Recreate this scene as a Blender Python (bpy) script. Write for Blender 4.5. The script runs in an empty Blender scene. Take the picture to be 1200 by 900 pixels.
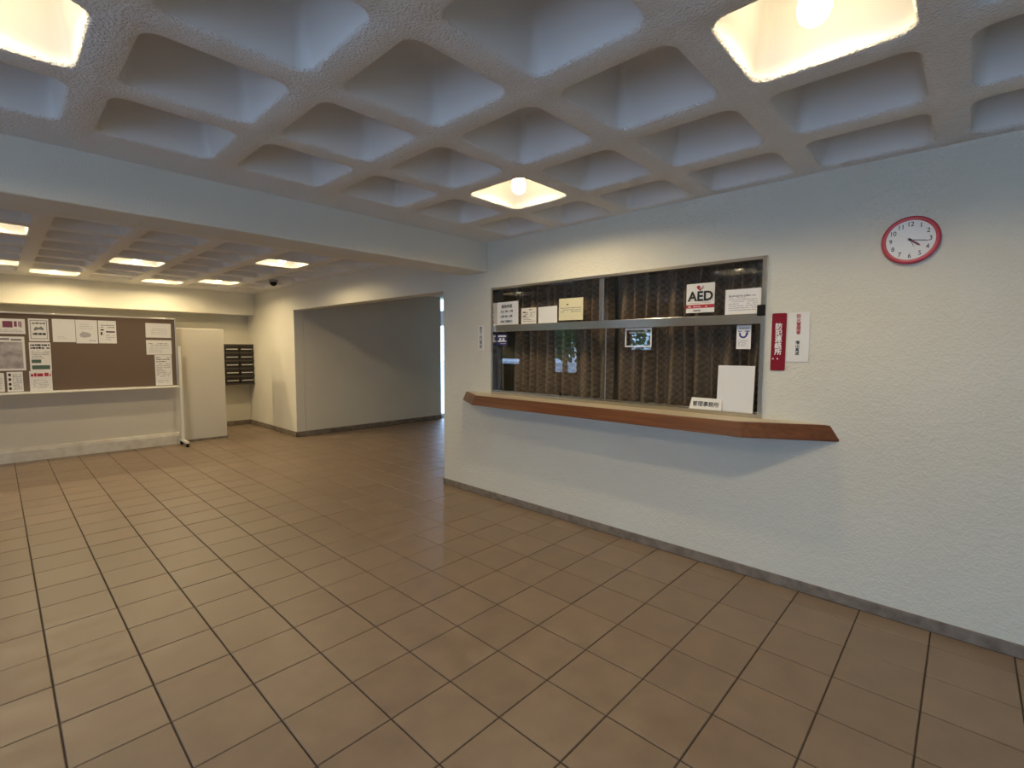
import bpy, math, random
from mathutils import Matrix, Vector

# ------------------------------------------------------------------ camera, world, exposure
scn = bpy.context.scene
C = scn.collection
CAMH = 1.5
YAW, PITCH, ROLL, FPX = math.radians(43.163), math.radians(-4.073), math.radians(0.227), 567.4
_F = Vector((math.cos(PITCH)*math.cos(YAW), math.cos(PITCH)*math.sin(YAW), math.sin(PITCH)))
_S = _F.cross(Vector((0, 0, 1))).normalized()
_U = _S.cross(_F)
S2 = _S*math.cos(ROLL) + _U*math.sin(ROLL)
U2 = -_S*math.sin(ROLL) + _U*math.cos(ROLL)
cam_data = bpy.data.cameras.new('camera')
cam_data.sensor_fit = 'HORIZONTAL'
cam_data.sensor_width = 36.0
cam_data.lens = FPX/1200*36.0
cam_data.clip_start = 0.02
cam = bpy.data.objects.new('camera', cam_data)
C.objects.link(cam)
cam.matrix_world = Matrix(((S2.x, U2.x, -_F.x, 0), (S2.y, U2.y, -_F.y, 0), (S2.z, U2.z, -_F.z, CAMH), (0, 0, 0, 1)))
scn.camera = cam

world = bpy.data.worlds.new('world')
scn.world = world
world.use_nodes = True
wbg = world.node_tree.nodes['Background']
SKY_STRENGTH = 9.5
wbg.inputs['Color'].default_value = (0.45, 0.64, 1.0, 1)
wbg.inputs['Strength'].default_value = SKY_STRENGTH
BULB = 24.0           # glow of the bulb's glass
LAMP_W = 44.0         # light thrown down by each bulb
BULB_COL = (1.0, 0.79, 0.46)
vs = scn.view_settings
vs.view_transform = 'Standard'
vs.look = 'None'
vs.exposure = 0.10
vs.gamma = 1.0
vs.use_curve_mapping = False


def portal(loc, sx, sy, rot):
    l = bpy.data.lights.new('window_left_offscreen', 'AREA')
    l.shape = 'RECTANGLE'; l.size = sx; l.size_y = sy
    l.cycles.is_portal = True
    o = bpy.data.objects.new('window_left_offscreen', l)
    C.objects.link(o); o.location = loc; o.rotation_euler = rot
    return o
# portals (no light of their own) sit in the glazed openings of the left wall and face inward
portal((-3.55, -0.35, 1.25), 2.3, 4.1, (0, -math.pi/2, 0))
portal((-3.55, 7.87, 1.465), 1.27, 0.84, (0, -math.pi/2, 0))
portal((-3.55, 5.68, 1.775), 0.65, 0.66, (0, -math.pi/2, 0))


# pixel of the 1200x900 frame -> point on a plane of the place
def _ray(px, py):
    return S2*((px-600)/FPX) + U2*(-(py-450)/FPX) + _F
def at_x(px, py, x):
    d = _ray(px, py); t = x/d.x
    return Vector((x, d.y*t, CAMH+d.z*t))
def at_y(px, py, y):
    d = _ray(px, py); t = y/d.y
    return Vector((d.x*t, y, CAMH+d.z*t))
def project(p):
    v = Vector(p) - Vector((0, 0, CAMH))
    w = v.dot(_F)
    return (600+FPX*v.dot(S2)/w, 450-FPX*v.dot(U2)/w, w)


# ------------------------------------------------------------------ materials
def mat(name, col, rough=0.6, metal=0.0, bump=None, var=None, emit=None, spec=None, coat=None):
    """bump = list of (scale, strength, distance); var = (scale, second colour, amount)"""
    m = bpy.data.materials.new(name)
    m.use_nodes = True
    nt = m.node_tree; N = nt.nodes; L = nt.links
    b = N['Principled BSDF']
    b.inputs['Base Color'].default_value = (*col, 1)
    b.inputs['Roughness'].default_value = rough
    b.inputs['Metallic'].default_value = metal
    if spec is not None: b.inputs['Specular IOR Level'].default_value = spec
    if coat: b.inputs['Coat Weight'].default_value = coat
    geo = None
    if bump or var:
        geo = N.new('ShaderNodeNewGeometry')
    if var:
        n = N.new('ShaderNodeTexNoise'); n.inputs['Scale'].default_value = var[0]; n.inputs['Detail'].default_value = 5
        L.new(geo.outputs['Position'], n.inputs['Vector'])
        r = N.new('ShaderNodeValToRGB')
        r.color_ramp.elements[0].position = 0.38; r.color_ramp.elements[1].position = 0.68
        L.new(n.outputs['Fac'], r.inputs['Fac'])
        mul = N.new('ShaderNodeMath'); mul.operation = 'MULTIPLY'; mul.inputs[1].default_value = var[2]
        L.new(r.outputs['Color'], mul.inputs[0])
        mx = N.new('ShaderNodeMix'); mx.data_type = 'RGBA'
        mx.inputs[6].default_value = (*col, 1); mx.inputs[7].default_value = (*var[1], 1)
        L.new(mul.outputs[0], mx.inputs[0]); L.new(mx.outputs[2], b.inputs['Base Color'])
    prev = None
    for (sc, st, di) in (bump or []):
        n = N.new('ShaderNodeTexNoise'); n.inputs['Scale'].default_value = sc; n.inputs['Detail'].default_value = 4
        L.new(geo.outputs['Position'], n.inputs['Vector'])
        bp = N.new('ShaderNodeBump'); bp.inputs['Strength'].default_value = st; bp.inputs['Distance'].default_value = di
        L.new(n.outputs['Fac'], bp.inputs['Height'])
        if prev: L.new(prev.outputs['Normal'], bp.inputs['Normal'])
        prev = bp
    if prev: L.new(prev.outputs['Normal'], b.inputs['Normal'])
    if emit:
        b.inputs['Emission Color'].default_value = (*emit[0], 1)
        b.inputs['Emission Strength'].default_value = emit[1]
    return m

M = {}
M['wall'] = mat('wall_stucco', (0.69, 0.675, 0.585), 0.85, bump=[(75, 0.55, 0.010), (22, 0.35, 0.012)], var=(1.3, (0.62, 0.58, 0.50), 0.35))
M['wall_plain'] = mat('wall_painted_plaster', (0.70, 0.675, 0.58), 0.8, bump=[(40, 0.25, 0.006)], var=(1.1, (0.60, 0.55, 0.45), 0.35))
M['corridor'] = M['wall_plain']
M['ceiling'] = mat('ceiling_sprayed_plaster', (0.765, 0.755, 0.735), 0.9, bump=[(95, 0.8, 0.014), (34, 0.5, 0.014)])
M['coffer'] = mat('coffer_smooth_plaster', (0.765, 0.755, 0.735), 0.85, bump=[(60, 0.12, 0.004)])
M['beam'] = mat('beam_sprayed_plaster', (0.69, 0.675, 0.60), 0.9, bump=[(120, 0.5, 0.008)])
M['partition'] = mat('partition_paint', (0.62, 0.58, 0.49), 0.7, bump=[(30, 0.15, 0.004)], var=(0.9, (0.55, 0.50, 0.41), 0.3))
M['curb'] = mat('curb_paint', (0.68, 0.64, 0.55), 0.7, bump=[(30, 0.3, 0.004)], var=(9, (0.45, 0.38, 0.29), 0.5))
M['base'] = mat('baseboard_stone', (0.235, 0.195, 0.155), 0.6, bump=[(60, 0.3, 0.004)], var=(14, (0.13, 0.10, 0.075), 0.9))
M['base_rear'] = M['base']
M['grout'] = mat('floor_grout', (0.055, 0.040, 0.030), 0.9)
M['dark'] = mat('office_paint', (0.60, 0.58, 0.53), 0.9)
M['steel'] = mat('stainless_steel', (0.62, 0.585, 0.52), 0.22, 1.0)
M['alu'] = mat('aluminium_trim', (0.72, 0.71, 0.68), 0.38, 1.0)
M['black'] = mat('black_plastic', (0.008, 0.008, 0.008), 0.6, spec=0.2)
M['white_plastic'] = mat('white_plastic', (0.75, 0.74, 0.70), 0.4)
M['white_paint'] = mat('white_enamel', (0.80, 0.78, 0.70), 0.4)
M['paper'] = mat('white_paper', (0.80, 0.79, 0.78), 0.7)
M['paper_cream'] = mat('cream_paper', (0.80, 0.76, 0.68), 0.7)
M['paper_yellow'] = mat('yellowed_paper', (0.66, 0.62, 0.42), 0.7)
M['paper_grey'] = mat('printed_photo_paper', (0.50, 0.47, 0.48), 0.6, var=(9, (0.20, 0.17, 0.19), 0.9))
M['sleeve'] = mat('plastic_sleeve_sheet', (0.76, 0.76, 0.75), 0.18)
M['ink'] = mat('black_ink', (0.02, 0.02, 0.02), 0.7)
M['ink_grey'] = mat('grey_ink', (0.20, 0.19, 0.21), 0.7)
M['ink_pale'] = mat('pale_grey_ink', (0.44, 0.42, 0.44), 0.7)
M['ink_red'] = mat('red_ink', (0.42, 0.015, 0.035), 0.6)
M['ink_maroon'] = mat('maroon_ink', (0.22, 0.05, 0.10), 0.6)
M['ink_navy'] = mat('navy_ink', (0.03, 0.03, 0.20), 0.6)
M['ink_green'] = mat('dark_green_ink', (0.08, 0.13, 0.10), 0.6)
M['crimson'] = mat('crimson_plate', (0.22, 0.007, 0.022), 0.55, spec=0.2)
M['white_ink'] = mat('white_lettering', (0.85, 0.83, 0.82), 0.6)
M['navy'] = mat('navy_sticker', (0.012, 0.012, 0.11), 0.4)
M['rim'] = mat('raspberry_plastic', (0.52, 0.055, 0.085), 0.30)
M['dial'] = mat('clock_dial', (0.76, 0.76, 0.76), 0.5)
M['board'] = mat('brown_board_cloth', (0.155, 0.108, 0.080), 0.9, bump=[(300, 0.2, 0.001)])
M['mailbox'] = mat('mailbox_dark_metal', (0.014, 0.011, 0.010), 0.5, 0.0)
M['mail_ledge'] = mat('mailbox_grey_ledge', (0.055, 0.043, 0.034), 0.5, 0.0)
M['slot'] = mat('mailbox_slot_lip', (0.80, 0.78, 0.74), 0.35, 0.6)
M['bulb'] = mat('lit_bulb_glass', (1, 0.95, 0.85), 0.4, emit=(BULB_COL, BULB))
M['ceramic'] = mat('lamp_socket_ceramic', (0.75, 0.72, 0.66), 0.5)
M['counter_top'] = mat('counter_pale_laminate', (0.62, 0.54, 0.41), 0.35, var=(6, (0.52, 0.43, 0.30), 0.4))
M['paving'] = mat('outdoor_paving', (0.60, 0.60, 0.60), 0.9, var=(0.6, (0.50, 0.50, 0.50), 0.6))
M['bark'] = mat('tree_bark', (0.09, 0.065, 0.045), 0.9, bump=[(20, 0.5, 0.02)])
M['leaf'] = mat('tree_leaves', (0.055, 0.13, 0.035), 0.6, var=(2.0, (0.11, 0.20, 0.05), 0.8))
M['door_frame'] = mat('dark_bronze_frame', (0.08, 0.07, 0.065), 0.4, 0.6)


def glass_mat():
    m = bpy.data.materials.new('window_glass'); m.use_nodes = True
    nt = m.node_tree; N = nt.nodes; L = nt.links
    N.remove(N['Principled BSDF'])
    out = N['Material Output']
    t = N.new('ShaderNodeBsdfTransparent'); t.inputs['Color'].default_value = (0.94, 0.96, 0.95, 1)
    g = N.new('ShaderNodeBsdfGlossy'); g.inputs['Roughness'].default_value = 0.0
    f = N.new('ShaderNodeFresnel'); f.inputs['IOR'].default_value = 1.72   # both faces of the pane together
    x = N.new('ShaderNodeMixShader')
    ge = N.new('ShaderNodeNewGeometry')
    inv = N.new('ShaderNodeMath'); inv.operation = 'SUBTRACT'; inv.inputs[0].default_value = 1.0; L.new(ge.outputs['Backfacing'], inv.inputs[1])
    mu = N.new('ShaderNodeMath'); mu.operation = 'MULTIPLY'; L.new(f.outputs[0], mu.inputs[0]); L.new(inv.outputs[0], mu.inputs[1])
    L.new(mu.outputs[0], x.inputs[0]); L.new(t.outputs[0], x.inputs[1]); L.new(g.outputs[0], x.inputs[2])
    L.new(x.outputs[0], out.inputs['Surface'])
    return m
M['glass'] = glass_mat()

def envelope_mat():
    m = bpy.data.materials.new('glowing_clear_bulb_glass'); m.use_nodes = True
    nt = m.node_tree; N = nt.nodes; L = nt.links
    N.remove(N['Principled BSDF'])
    t = N.new('ShaderNodeBsdfTransparent')
    e = N.new('ShaderNodeEmission'); e.inputs['Color'].default_value = (1.0, 0.84, 0.56, 1); e.inputs['Strength'].default_value = 3.2
    a = N.new('ShaderNodeAddShader')
    L.new(t.outputs[0], a.inputs[0]); L.new(e.outputs[0], a.inputs[1]); L.new(a.outputs[0], N['Material Output'].inputs['Surface'])
    return m
M['envelope'] = envelope_mat()

PX, PY, OX, OY = 0.3087, 0.3133, 0.104, 0.066          # tile pitch and the phase of the joints
def tile_mat():
    m = mat('floor_tile_glazed_clay', (0.2, 0.14, 0.1), 0.42, bump=[(160, 0.10, 0.002), (14, 0.06, 0.004)])
    nt = m.node_tree; N = nt.nodes; L = nt.links
    b = N['Principled BSDF']
    geo = N.new('ShaderNodeNewGeometry')
    sub = N.new('ShaderNodeVectorMath'); sub.operation = 'SUBTRACT'; sub.inputs[1].default_value = (OX, OY, 0)
    div = N.new('ShaderNodeVectorMath'); div.operation = 'DIVIDE'; div.inputs[1].default_value = (PX, PY, 1e6)
    flo = N.new('ShaderNodeVectorMath'); flo.operation = 'FLOOR'
    wn = N.new('ShaderNodeTexWhiteNoise'); wn.noise_dimensions = '2D'
    L.new(geo.outputs['Position'], sub.inputs[0]); L.new(sub.outputs[0], div.inputs[0])
    L.new(div.outputs[0], flo.inputs[0]); L.new(flo.outputs[0], wn.inputs['Vector'])
    r = N.new('ShaderNodeValToRGB')
    e = r.color_ramp.elements
    e[0].color = (0.248, 0.180, 0.128, 1); e[1].color = (0.276, 0.202, 0.145, 1)
    L.new(wn.outputs['Value'], r.inputs['Fac'])
    n = N.new('ShaderNodeTexNoise'); n.inputs['Scale'].default_value = 7; n.inputs['Detail'].default_value = 6
    L.new(geo.outputs['Position'], n.inputs['Vector'])
    mr = N.new('ShaderNodeMapRange'); mr.inputs[1].default_value = 0.3; mr.inputs[2].default_value = 0.7
    mr.inputs[3].default_value = 0.86; mr.inputs[4].default_value = 1.08
    L.new(n.outputs['Fac'], mr.inputs[0])
    mx = N.new('ShaderNodeVectorMath'); mx.operation = 'SCALE'
    L.new(r.outputs['Color'], mx.inputs[0]); L.new(mr.outputs[0], mx.inputs['Scale'])
    L.new(mx.outputs[0], b.inputs['Base Color'])
    mr2 = N.new('ShaderNodeMapRange'); mr2.inputs[1].default_value = 0.3; mr2.inputs[2].default_value = 0.7
    mr2.inputs[3].default_value = 0.36; mr2.inputs[4].default_value = 0.52
    L.new(n.outputs['Fac'], mr2.inputs[0]); L.new(mr2.outputs[0], b.inputs['Roughness'])
    return m
M['tile'] = tile_mat()


def wood_mat():
    m = mat('varnished_red_wood', (0.2, 0.07, 0.02), 0.38)
    nt = m.node_tree; N = nt.nodes; L = nt.links; b = N['Principled BSDF']
    geo = N.new('ShaderNodeNewGeometry')
    mp = N.new('ShaderNodeMapping'); mp.inputs['Scale'].default_value = (30, 1.2, 30)
    n = N.new('ShaderNodeTexNoise'); n.inputs['Scale'].default_value = 1.6; n.inputs['Detail'].default_value = 7; n.inputs['Distortion'].default_value = 0.6
    L.new(geo.outputs['Position'], mp.inputs['Vector']); L.new(mp.outputs[0], n.inputs['Vector'])
    r = N.new('ShaderNodeValToRGB'); e = r.color_ramp.elements
    e[0].position = 0.3; e[0].color = (0.105, 0.032, 0.010, 1); e[1].position = 0.72; e[1].color = (0.195, 0.068, 0.021, 1)
    L.new(n.outputs['Fac'], r.inputs['Fac']); L.new(r.outputs['Color'], b.inputs['Base Color'])
    return m
M['wood'] = wood_mat()


def curtain_mat():
    m = mat('brown_woven_curtain', (0.1, 0.07, 0.05), 0.9)
    nt = m.node_tree; N = nt.nodes; L = nt.links; b = N['Principled BSDF']
    uv = N.new('ShaderNodeUVMap')
    sep = N.new('ShaderNodeSeparateXYZ'); L.new(uv.outputs[0], sep.inputs[0])
    def wave(src, freq):
        mu = N.new('ShaderNodeMath'); mu.operation = 'MULTIPLY'; mu.inputs[1].default_value = freq; L.new(src, mu.inputs[0])
        si = N.new('ShaderNodeMath'); si.operation = 'SINE'; L.new(mu.outputs[0], si.inputs[0]); return si.outputs[0]
    wy = wave(sep.outputs['Y'], 2*math.pi/0.050)
    wx = wave(sep.outputs['X'], 2*math.pi/0.045)
    pr = N.new('ShaderNodeMath'); pr.operation = 'MULTIPLY'; L.new(wy, pr.inputs[0]); L.new(wx, pr.inputs[1])
    n = N.new('ShaderNodeTexNoise'); n.inputs['Scale'].default_value = 38
    L.new(uv.outputs[0], n.inputs['Vector'])
    ad = N.new('ShaderNodeMath'); ad.operation = 'MULTIPLY_ADD'; ad.inputs[1].default_value = 0.20; L.new(pr.outputs[0], ad.inputs[0]); L.new(n.outputs['Fac'], ad.inputs[2])
    r = N.new('ShaderNodeValToRGB'); e = r.color_ramp.elements
    e[0].position = 0.15; e[0].color = (0.085, 0.054, 0.037, 1); e[1].position = 0.85; e[1].color = (0.29, 0.195, 0.135, 1)
    L.new(ad.outputs[0], r.inputs['Fac'])
    sc = r
    L.new(sc.outputs[0], b.inputs['Base Color'])
    return m
M['curtain'] = curtain_mat()


# ------------------------------------------------------------------ mesh helpers
class MB:
    def __init__(s): s.v = []; s.f = []
    def quad(s, a, b, c, d):
        n = len(s.v); s.v += [tuple(a), tuple(b), tuple(c), tuple(d)]; s.f.append((n, n+1, n+2, n+3)); return s
    def box(s, x0, y0, z0, x1, y1, z1):
        n = len(s.v)
        s.v += [(x0, y0, z0), (x1, y0, z0), (x1, y1, z0), (x0, y1, z0), (x0, y0, z1), (x1, y0, z1), (x1, y1, z1), (x0, y1, z1)]
        for q in ((0, 3, 2, 1), (4, 5, 6, 7), (0, 1, 5, 4), (1, 2, 6, 5), (2, 3, 7, 6), (3, 0, 4, 7)):
            s.f.append(tuple(n+i for i in q))
        return s
    def rings(s, rings, close0=True, close1=True):
        n = len(s.v); k = len(rings[0])
        for r in rings: s.v += [tuple(p) for p in r]
        for i in range(len(rings)-1):
            for j in range(k):
                a = n+i*k+j; b = n+i*k+(j+1) % k
                s.f.append((a, b, b+k, a+k))
        if close0: s.f.append(tuple(n+j for j in reversed(range(k))))
        if close1: s.f.append(tuple(n+(len(rings)-1)*k+j for j in range(k)))
        return s
    def lathe(s, prof, c=(0, 0, 0), seg=24, axis='z'):
        rs = []
        for (r, h) in prof:
            ring = []
            for j in range(seg):
                a = 2*math.pi*j/seg
                p = (r*math.cos(a), r*math.sin(a), h)
                if axis == 'x': p = (-h, -r*math.cos(a), r*math.sin(a))
                ring.append((c[0]+p[0], c[1]+p[1], c[2]+p[2]))
            rs.append(ring)
        return s.rings(rs)
    def tube(s, p0, p1, r, seg=12):
        p0 = Vector(p0); p1 = Vector(p1); d = (p1-p0).normalized()
        a = d.orthogonal().normalized(); b = d.cross(a)
        rs = [[p + a*r*math.cos(2*math.pi*j/seg) + b*r*math.sin(2*math.pi*j/seg) for j in range(seg)] for p in (p0, p1)]
        return s.rings(rs)
    def build(s, name, m, parent=None, smooth=False, bevel=0.0, loc=None):
        me = bpy.data.meshes.new(name)
        me.from_pydata(s.v, [], s.f); me.update()
        o = bpy.data.objects.new(name, me); C.objects.link(o)
        me.materials.append(M[m] if isinstance(m, str) else m)
        if smooth: me.polygons.foreach_set('use_smooth', [True]*len(me.polygons))
        if parent: o.parent = parent
        if loc: o.location = loc
        if bevel:
            bv = o.modifiers.new('bevel', 'BEVEL'); bv.width = bevel; bv.segments = 2; bv.limit_method = 'ANGLE'
        return o

def box(name, m, b, parent=None, bevel=0.0):
    return MB().box(*b).build(name, m, parent, bevel=bevel)
def struct(o, label=None, cat=None):
    o['kind'] = 'structure'
    if label: o['label'] = label
    if cat: o['category'] = cat
    return o
def tag(o, label, cat, group=None):
    o['label'] = label; o['category'] = cat
    if group: o['group'] = group
    return o
def empty(name, loc, label, cat, group=None):
    o = bpy.data.objects.new(name, None); C.objects.link(o); o.location = loc; o.empty_display_size = 0.05
    return tag(o, label, cat, group)

def text_geo(body, size, bold=0.0, line=1.0):
    """(verts, faces) of lettering centred on 0,0 in the xy plane"""
    cu = bpy.data.curves.new('lettering', 'FONT')
    cu.body = body; cu.size = size; cu.align_x = 'CENTER'; cu.align_y = 'CENTER'; cu.space_line = line
    cu.resolution_u = 3; cu.bevel_depth = bold; cu.bevel_resolution = 0      # the bevel thickens the strokes
    ob = bpy.data.objects.new('lettering', cu); C.objects.link(ob)
    dg = bpy.context.evaluated_depsgraph_get()
    me = bpy.data.meshes.new_from_object(ob.evaluated_get(dg))
    v = [tuple(p.co) for p in me.vertices]; f = [tuple(p.vertices) for p in me.polygons]
    bpy.data.objects.remove(ob); bpy.data.curves.remove(cu); bpy.data.meshes.remove(me)
    if v:
        xs = [p[0] for p in v]; ys = [p[1] for p in v]
        cx, cy = (min(xs)+max(xs))/2, (min(ys)+max(ys))/2
        v = [(p[0]-cx, p[1]-cy, p[2]+bold) for p in v]
    return v, f

FACE_X = Matrix(((0, 0, -1, 0), (-1, 0, 0, 0), (0, 1, 0, 0), (0, 0, 0, 1)))      # local x = -Y, y = Z, normal = -X
FACE_Y = Matrix(((1, 0, 0, 0), (0, 0, -1, 0), (0, 1, 0, 0), (0, 0, 0, 1)))       # local x = +X, y = Z, normal = -Y
PRINT = 0.0006
class Flat:
    """prints in the plane of a sheet of size w x h (origin bottom centre), collected per ink"""
    def __init__(s, w, h, t): s.w, s.h, s.t = w, h, t; s.parts = []
    def _z(s): return s.t + PRINT
    def rects(s, name, ink, rs, fine=False):
        mb = MB(); z = s._z()
        for (u0, v0, u1, v1) in rs:
            if not fine: mb = MB()
            x0, x1 = (u0-0.5)*s.w, (u1-0.5)*s.w; y0, y1 = v0*s.h, v1*s.h
            mb.quad((x0, y0, z), (x1, y0, z), (x1, y1, z), (x0, y1, z))
            if not fine: s.parts.append((name, ink, mb))
        if fine: mb.fine = True; s.parts.append((name, ink, mb))
        return s
    def text(s, name, ink, body, u, v, size, bold=0.0, line=1.0, lift=0.0, squeeze=1.0):
        vv, ff = text_geo(body, size, bold, line)
        mb = MB(); mb.v = [(p[0]*squeeze+(u-0.5)*s.w, p[1]+v*s.h, s._z()+lift+p[2]) for p in vv]; mb.f = ff
        s.parts.append((name, ink, mb)); return s
    def column(s, name, ink, chars, u, v_top, v_bot, size, bold=0.0):
        n = len(chars)
        for k, ch in enumerate(chars):
            s.text(name, ink, ch, u, v_top+(v_bot-v_top)*(k+0.5)/n, size, bold)
        return s
    def poly(s, name, ink, pts, lift=0.0):
        mb = MB(); mb.v = [((u-0.5)*s.w, v*s.h, s._z()+lift) for u, v in pts]; mb.f = [tuple(range(len(pts)))]
        s.parts.append((name, ink, mb)); return s
    def scribble(s, name, ink, u0, v0, u1, v1, rows, seed=0, fill=0.55, words=9):
        rnd = random.Random(seed); rs = []
        dv = (v1-v0)/rows
        for r in range(rows):
            u = u0
            vb = v1-(r+1)*dv
            while u < u1:
                wd = (u1-u0)/words*rnd.uniform(0.4, 1.5)
                if rnd.random() < 0.86: rs.append((u, vb+dv*0.12, min(u+wd, u1), vb+dv*(0.12+fill*rnd.uniform(0.7, 1.0))))
                u += wd*1.22
                if rnd.random() < 0.06 and u > u0+(u1-u0)*0.5: break
        return s.rects(name, ink, rs, True)

def sheet(name, m, face, origin, w, h, t, label, cat, group=None, tilt=0.0, roll=0.0, corner=0.0):
    """a thin sheet standing in the plane; origin = bottom centre; returns object and printer"""
    mb = MB()
    if corner > 0:
        pts = []
        for (cx, cy, a0) in ((w/2-corner, h-corner, 0), (-w/2+corner, h-corner, 90), (-w/2+corner, corner, 180), (w/2-corner, corner, 270)):
            for k in range(5):
                a = math.radians(a0+22.5*k); pts.append((cx+corner*math.cos(a), cy+corner*math.sin(a)))
        mb.rings([[(x, y, z) for x, y in pts] for z in (0, t)])
    else:
        mb.box(-w/2, 0, 0, w/2, h, t)
    o = mb.build(name, m)
    o.matrix_world = Matrix.Translation(origin) @ face @ Matrix.Rotation(roll, 4, 'Z') @ Matrix.Rotation(tilt, 4, 'X')
    tag(o, label, cat, group)
    return o, Flat(w, h, t)
def finish(o, fl):
    for name, ink, mb in fl.parts:
        p = mb.build(name, ink, o)
        if getattr(mb, 'fine', False): p['kind'] = 'stuff'
    return o


# ------------------------------------------------------------------ the setting
WX = 3.37            # face of the reception wall
ZC = 2.545           # underside of the ceiling ribs
TOP = 2.95
YB0, YB1, ZB = 3.50, 3.86, 2.262     # the cross beam
YF = 10.0            # fascia of the rear beam
YE = 8.25            # far wall of the corridor
XR = 3.45            # right wall beyond the corridor
ZL = 2.135           # head of the corridor opening
LX = -3.6            # glazed wall out of frame
WIN = (0.945, 3.435, 1.06, 2.10)     # reception window y0 y1 z0 z1

# floor slab (grout) with tiles laid on it
fl = MB().box(LX, -3.0, -0.06, 3.60, 10.45, -0.0035).box(3.60, 4.10, -0.06, 6.95, 8.9, -0.0035).build('floor', 'grout')
struct(fl)
GAP = 0.0030
def tile_mesh(w, d):
    b = 0.0025; t = 0.010
    rings = [[(-w/2, -d/2, -t), (w/2, -d/2, -t), (w/2, d/2, -t), (-w/2, d/2, -t)],
             [(-w/2, -d/2, -b), (w/2, -d/2, -b), (w/2, d/2, -b), (-w/2, d/2, -b)],
             [(-w/2+b, -d/2+b, 0), (w/2-b, -d/2+b, 0), (w/2-b, d/2-b, 0), (-w/2+b, d/2-b, 0)]]
    mb = MB().rings(rings, close0=False)
    me = bpy.data.meshes.new('tile'); me.from_pydata(mb.v, [], mb.f); me.update(); me.materials.append(M['tile'])
    return me, mb
full_me, full_mb = tile_mesh(PX-2*GAP, PY-2*GAP)
regions = [(LX+0.02, -2.95, WX-0.012, 4.19), (LX+0.02, 4.19, XR-0.012, YE-0.012), (XR-0.012, 4.20, 6.85, YE-0.012), (LX+0.02, YE-0.012, XR-0.012, 10.38)]
tiles = []
for i in range(-13, 24):
    for j in range(-11, 34):
        x0, x1 = OX+i*PX+GAP, OX+(i+1)*PX-GAP
        y0, y1 = OY+j*PY+GAP, OY+(j+1)*PY-GAP
        cx, cy = (x0+x1)/2, (y0+y1)/2
        if 4.19 <= cy <= YE-0.012: R = (LX+0.02, 4.06 if cx < WX else 4.20, 6.85, YE-0.012 if cx > XR-0.2 else 10.38)
        elif cy < 4.19: R = (LX+0.02, -2.95, WX-0.012, 10.38)
        else: R = (LX+0.02, -2.95, XR-0.012, 10.38)
        a0, a1, b0, b1 = max(x0, R[0]), min(x1, R[2]), max(y0, R[1]), min(y1, R[3])
        if a1-a0 < 0.02 or b1-b0 < 0.02: continue
        px, py, w = project((cx, cy, 0))
        score = 0
        if w > 0.3 and -60 < px < 1260 and 400 < py < 960:
            vis = cy < 9.05 or (cx > 2.5 and cy < 10.4)
            if cx > WX: vis = vis and cy/cx > 4.19/3.37*0.97
            if vis:
                p2 = project((cx+0.1, cy, 0)); p3 = project((cx, cy+0.1, 0))
                score = abs((p2[0]-px)*(p3[1]-py)-(p2[1]-py)*(p3[0]-px))
        tiles.append((score, a0, b0, a1, b1))
tiles.sort(reverse=True)
rest = MB()
rnd = random.Random(4)
for k, (score, a0, b0, a1, b1) in enumerate(tiles):
    w, d = a1-a0, b1-b0
    whole = abs(w-(PX-2*GAP)) < 1e-4 and abs(d-(PY-2*GAP)) < 1e-4
    dz = rnd.uniform(-0.0007, 0.0007)
    if k < 300 and score > 0:
        me = full_me if whole else tile_mesh(w, d)[0]
        o = bpy.data.objects.new('tile', me); C.objects.link(o); o.parent = fl
        o.location = ((a0+a1)/2, (b0+b1)/2, dz)
    else:
        mb = full_mb if whole else tile_mesh(w, d)[1]
        n = len(rest.v)
        rest.v += [(x+(a0+a1)/2, y+(b0+b1)/2, z+dz) for x, y, z in mb.v]
        rest.f += [tuple(n+i for i in f) for f in mb.f]
ro = rest.build('tile', 'tile', fl); ro['kind'] = 'stuff'

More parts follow.
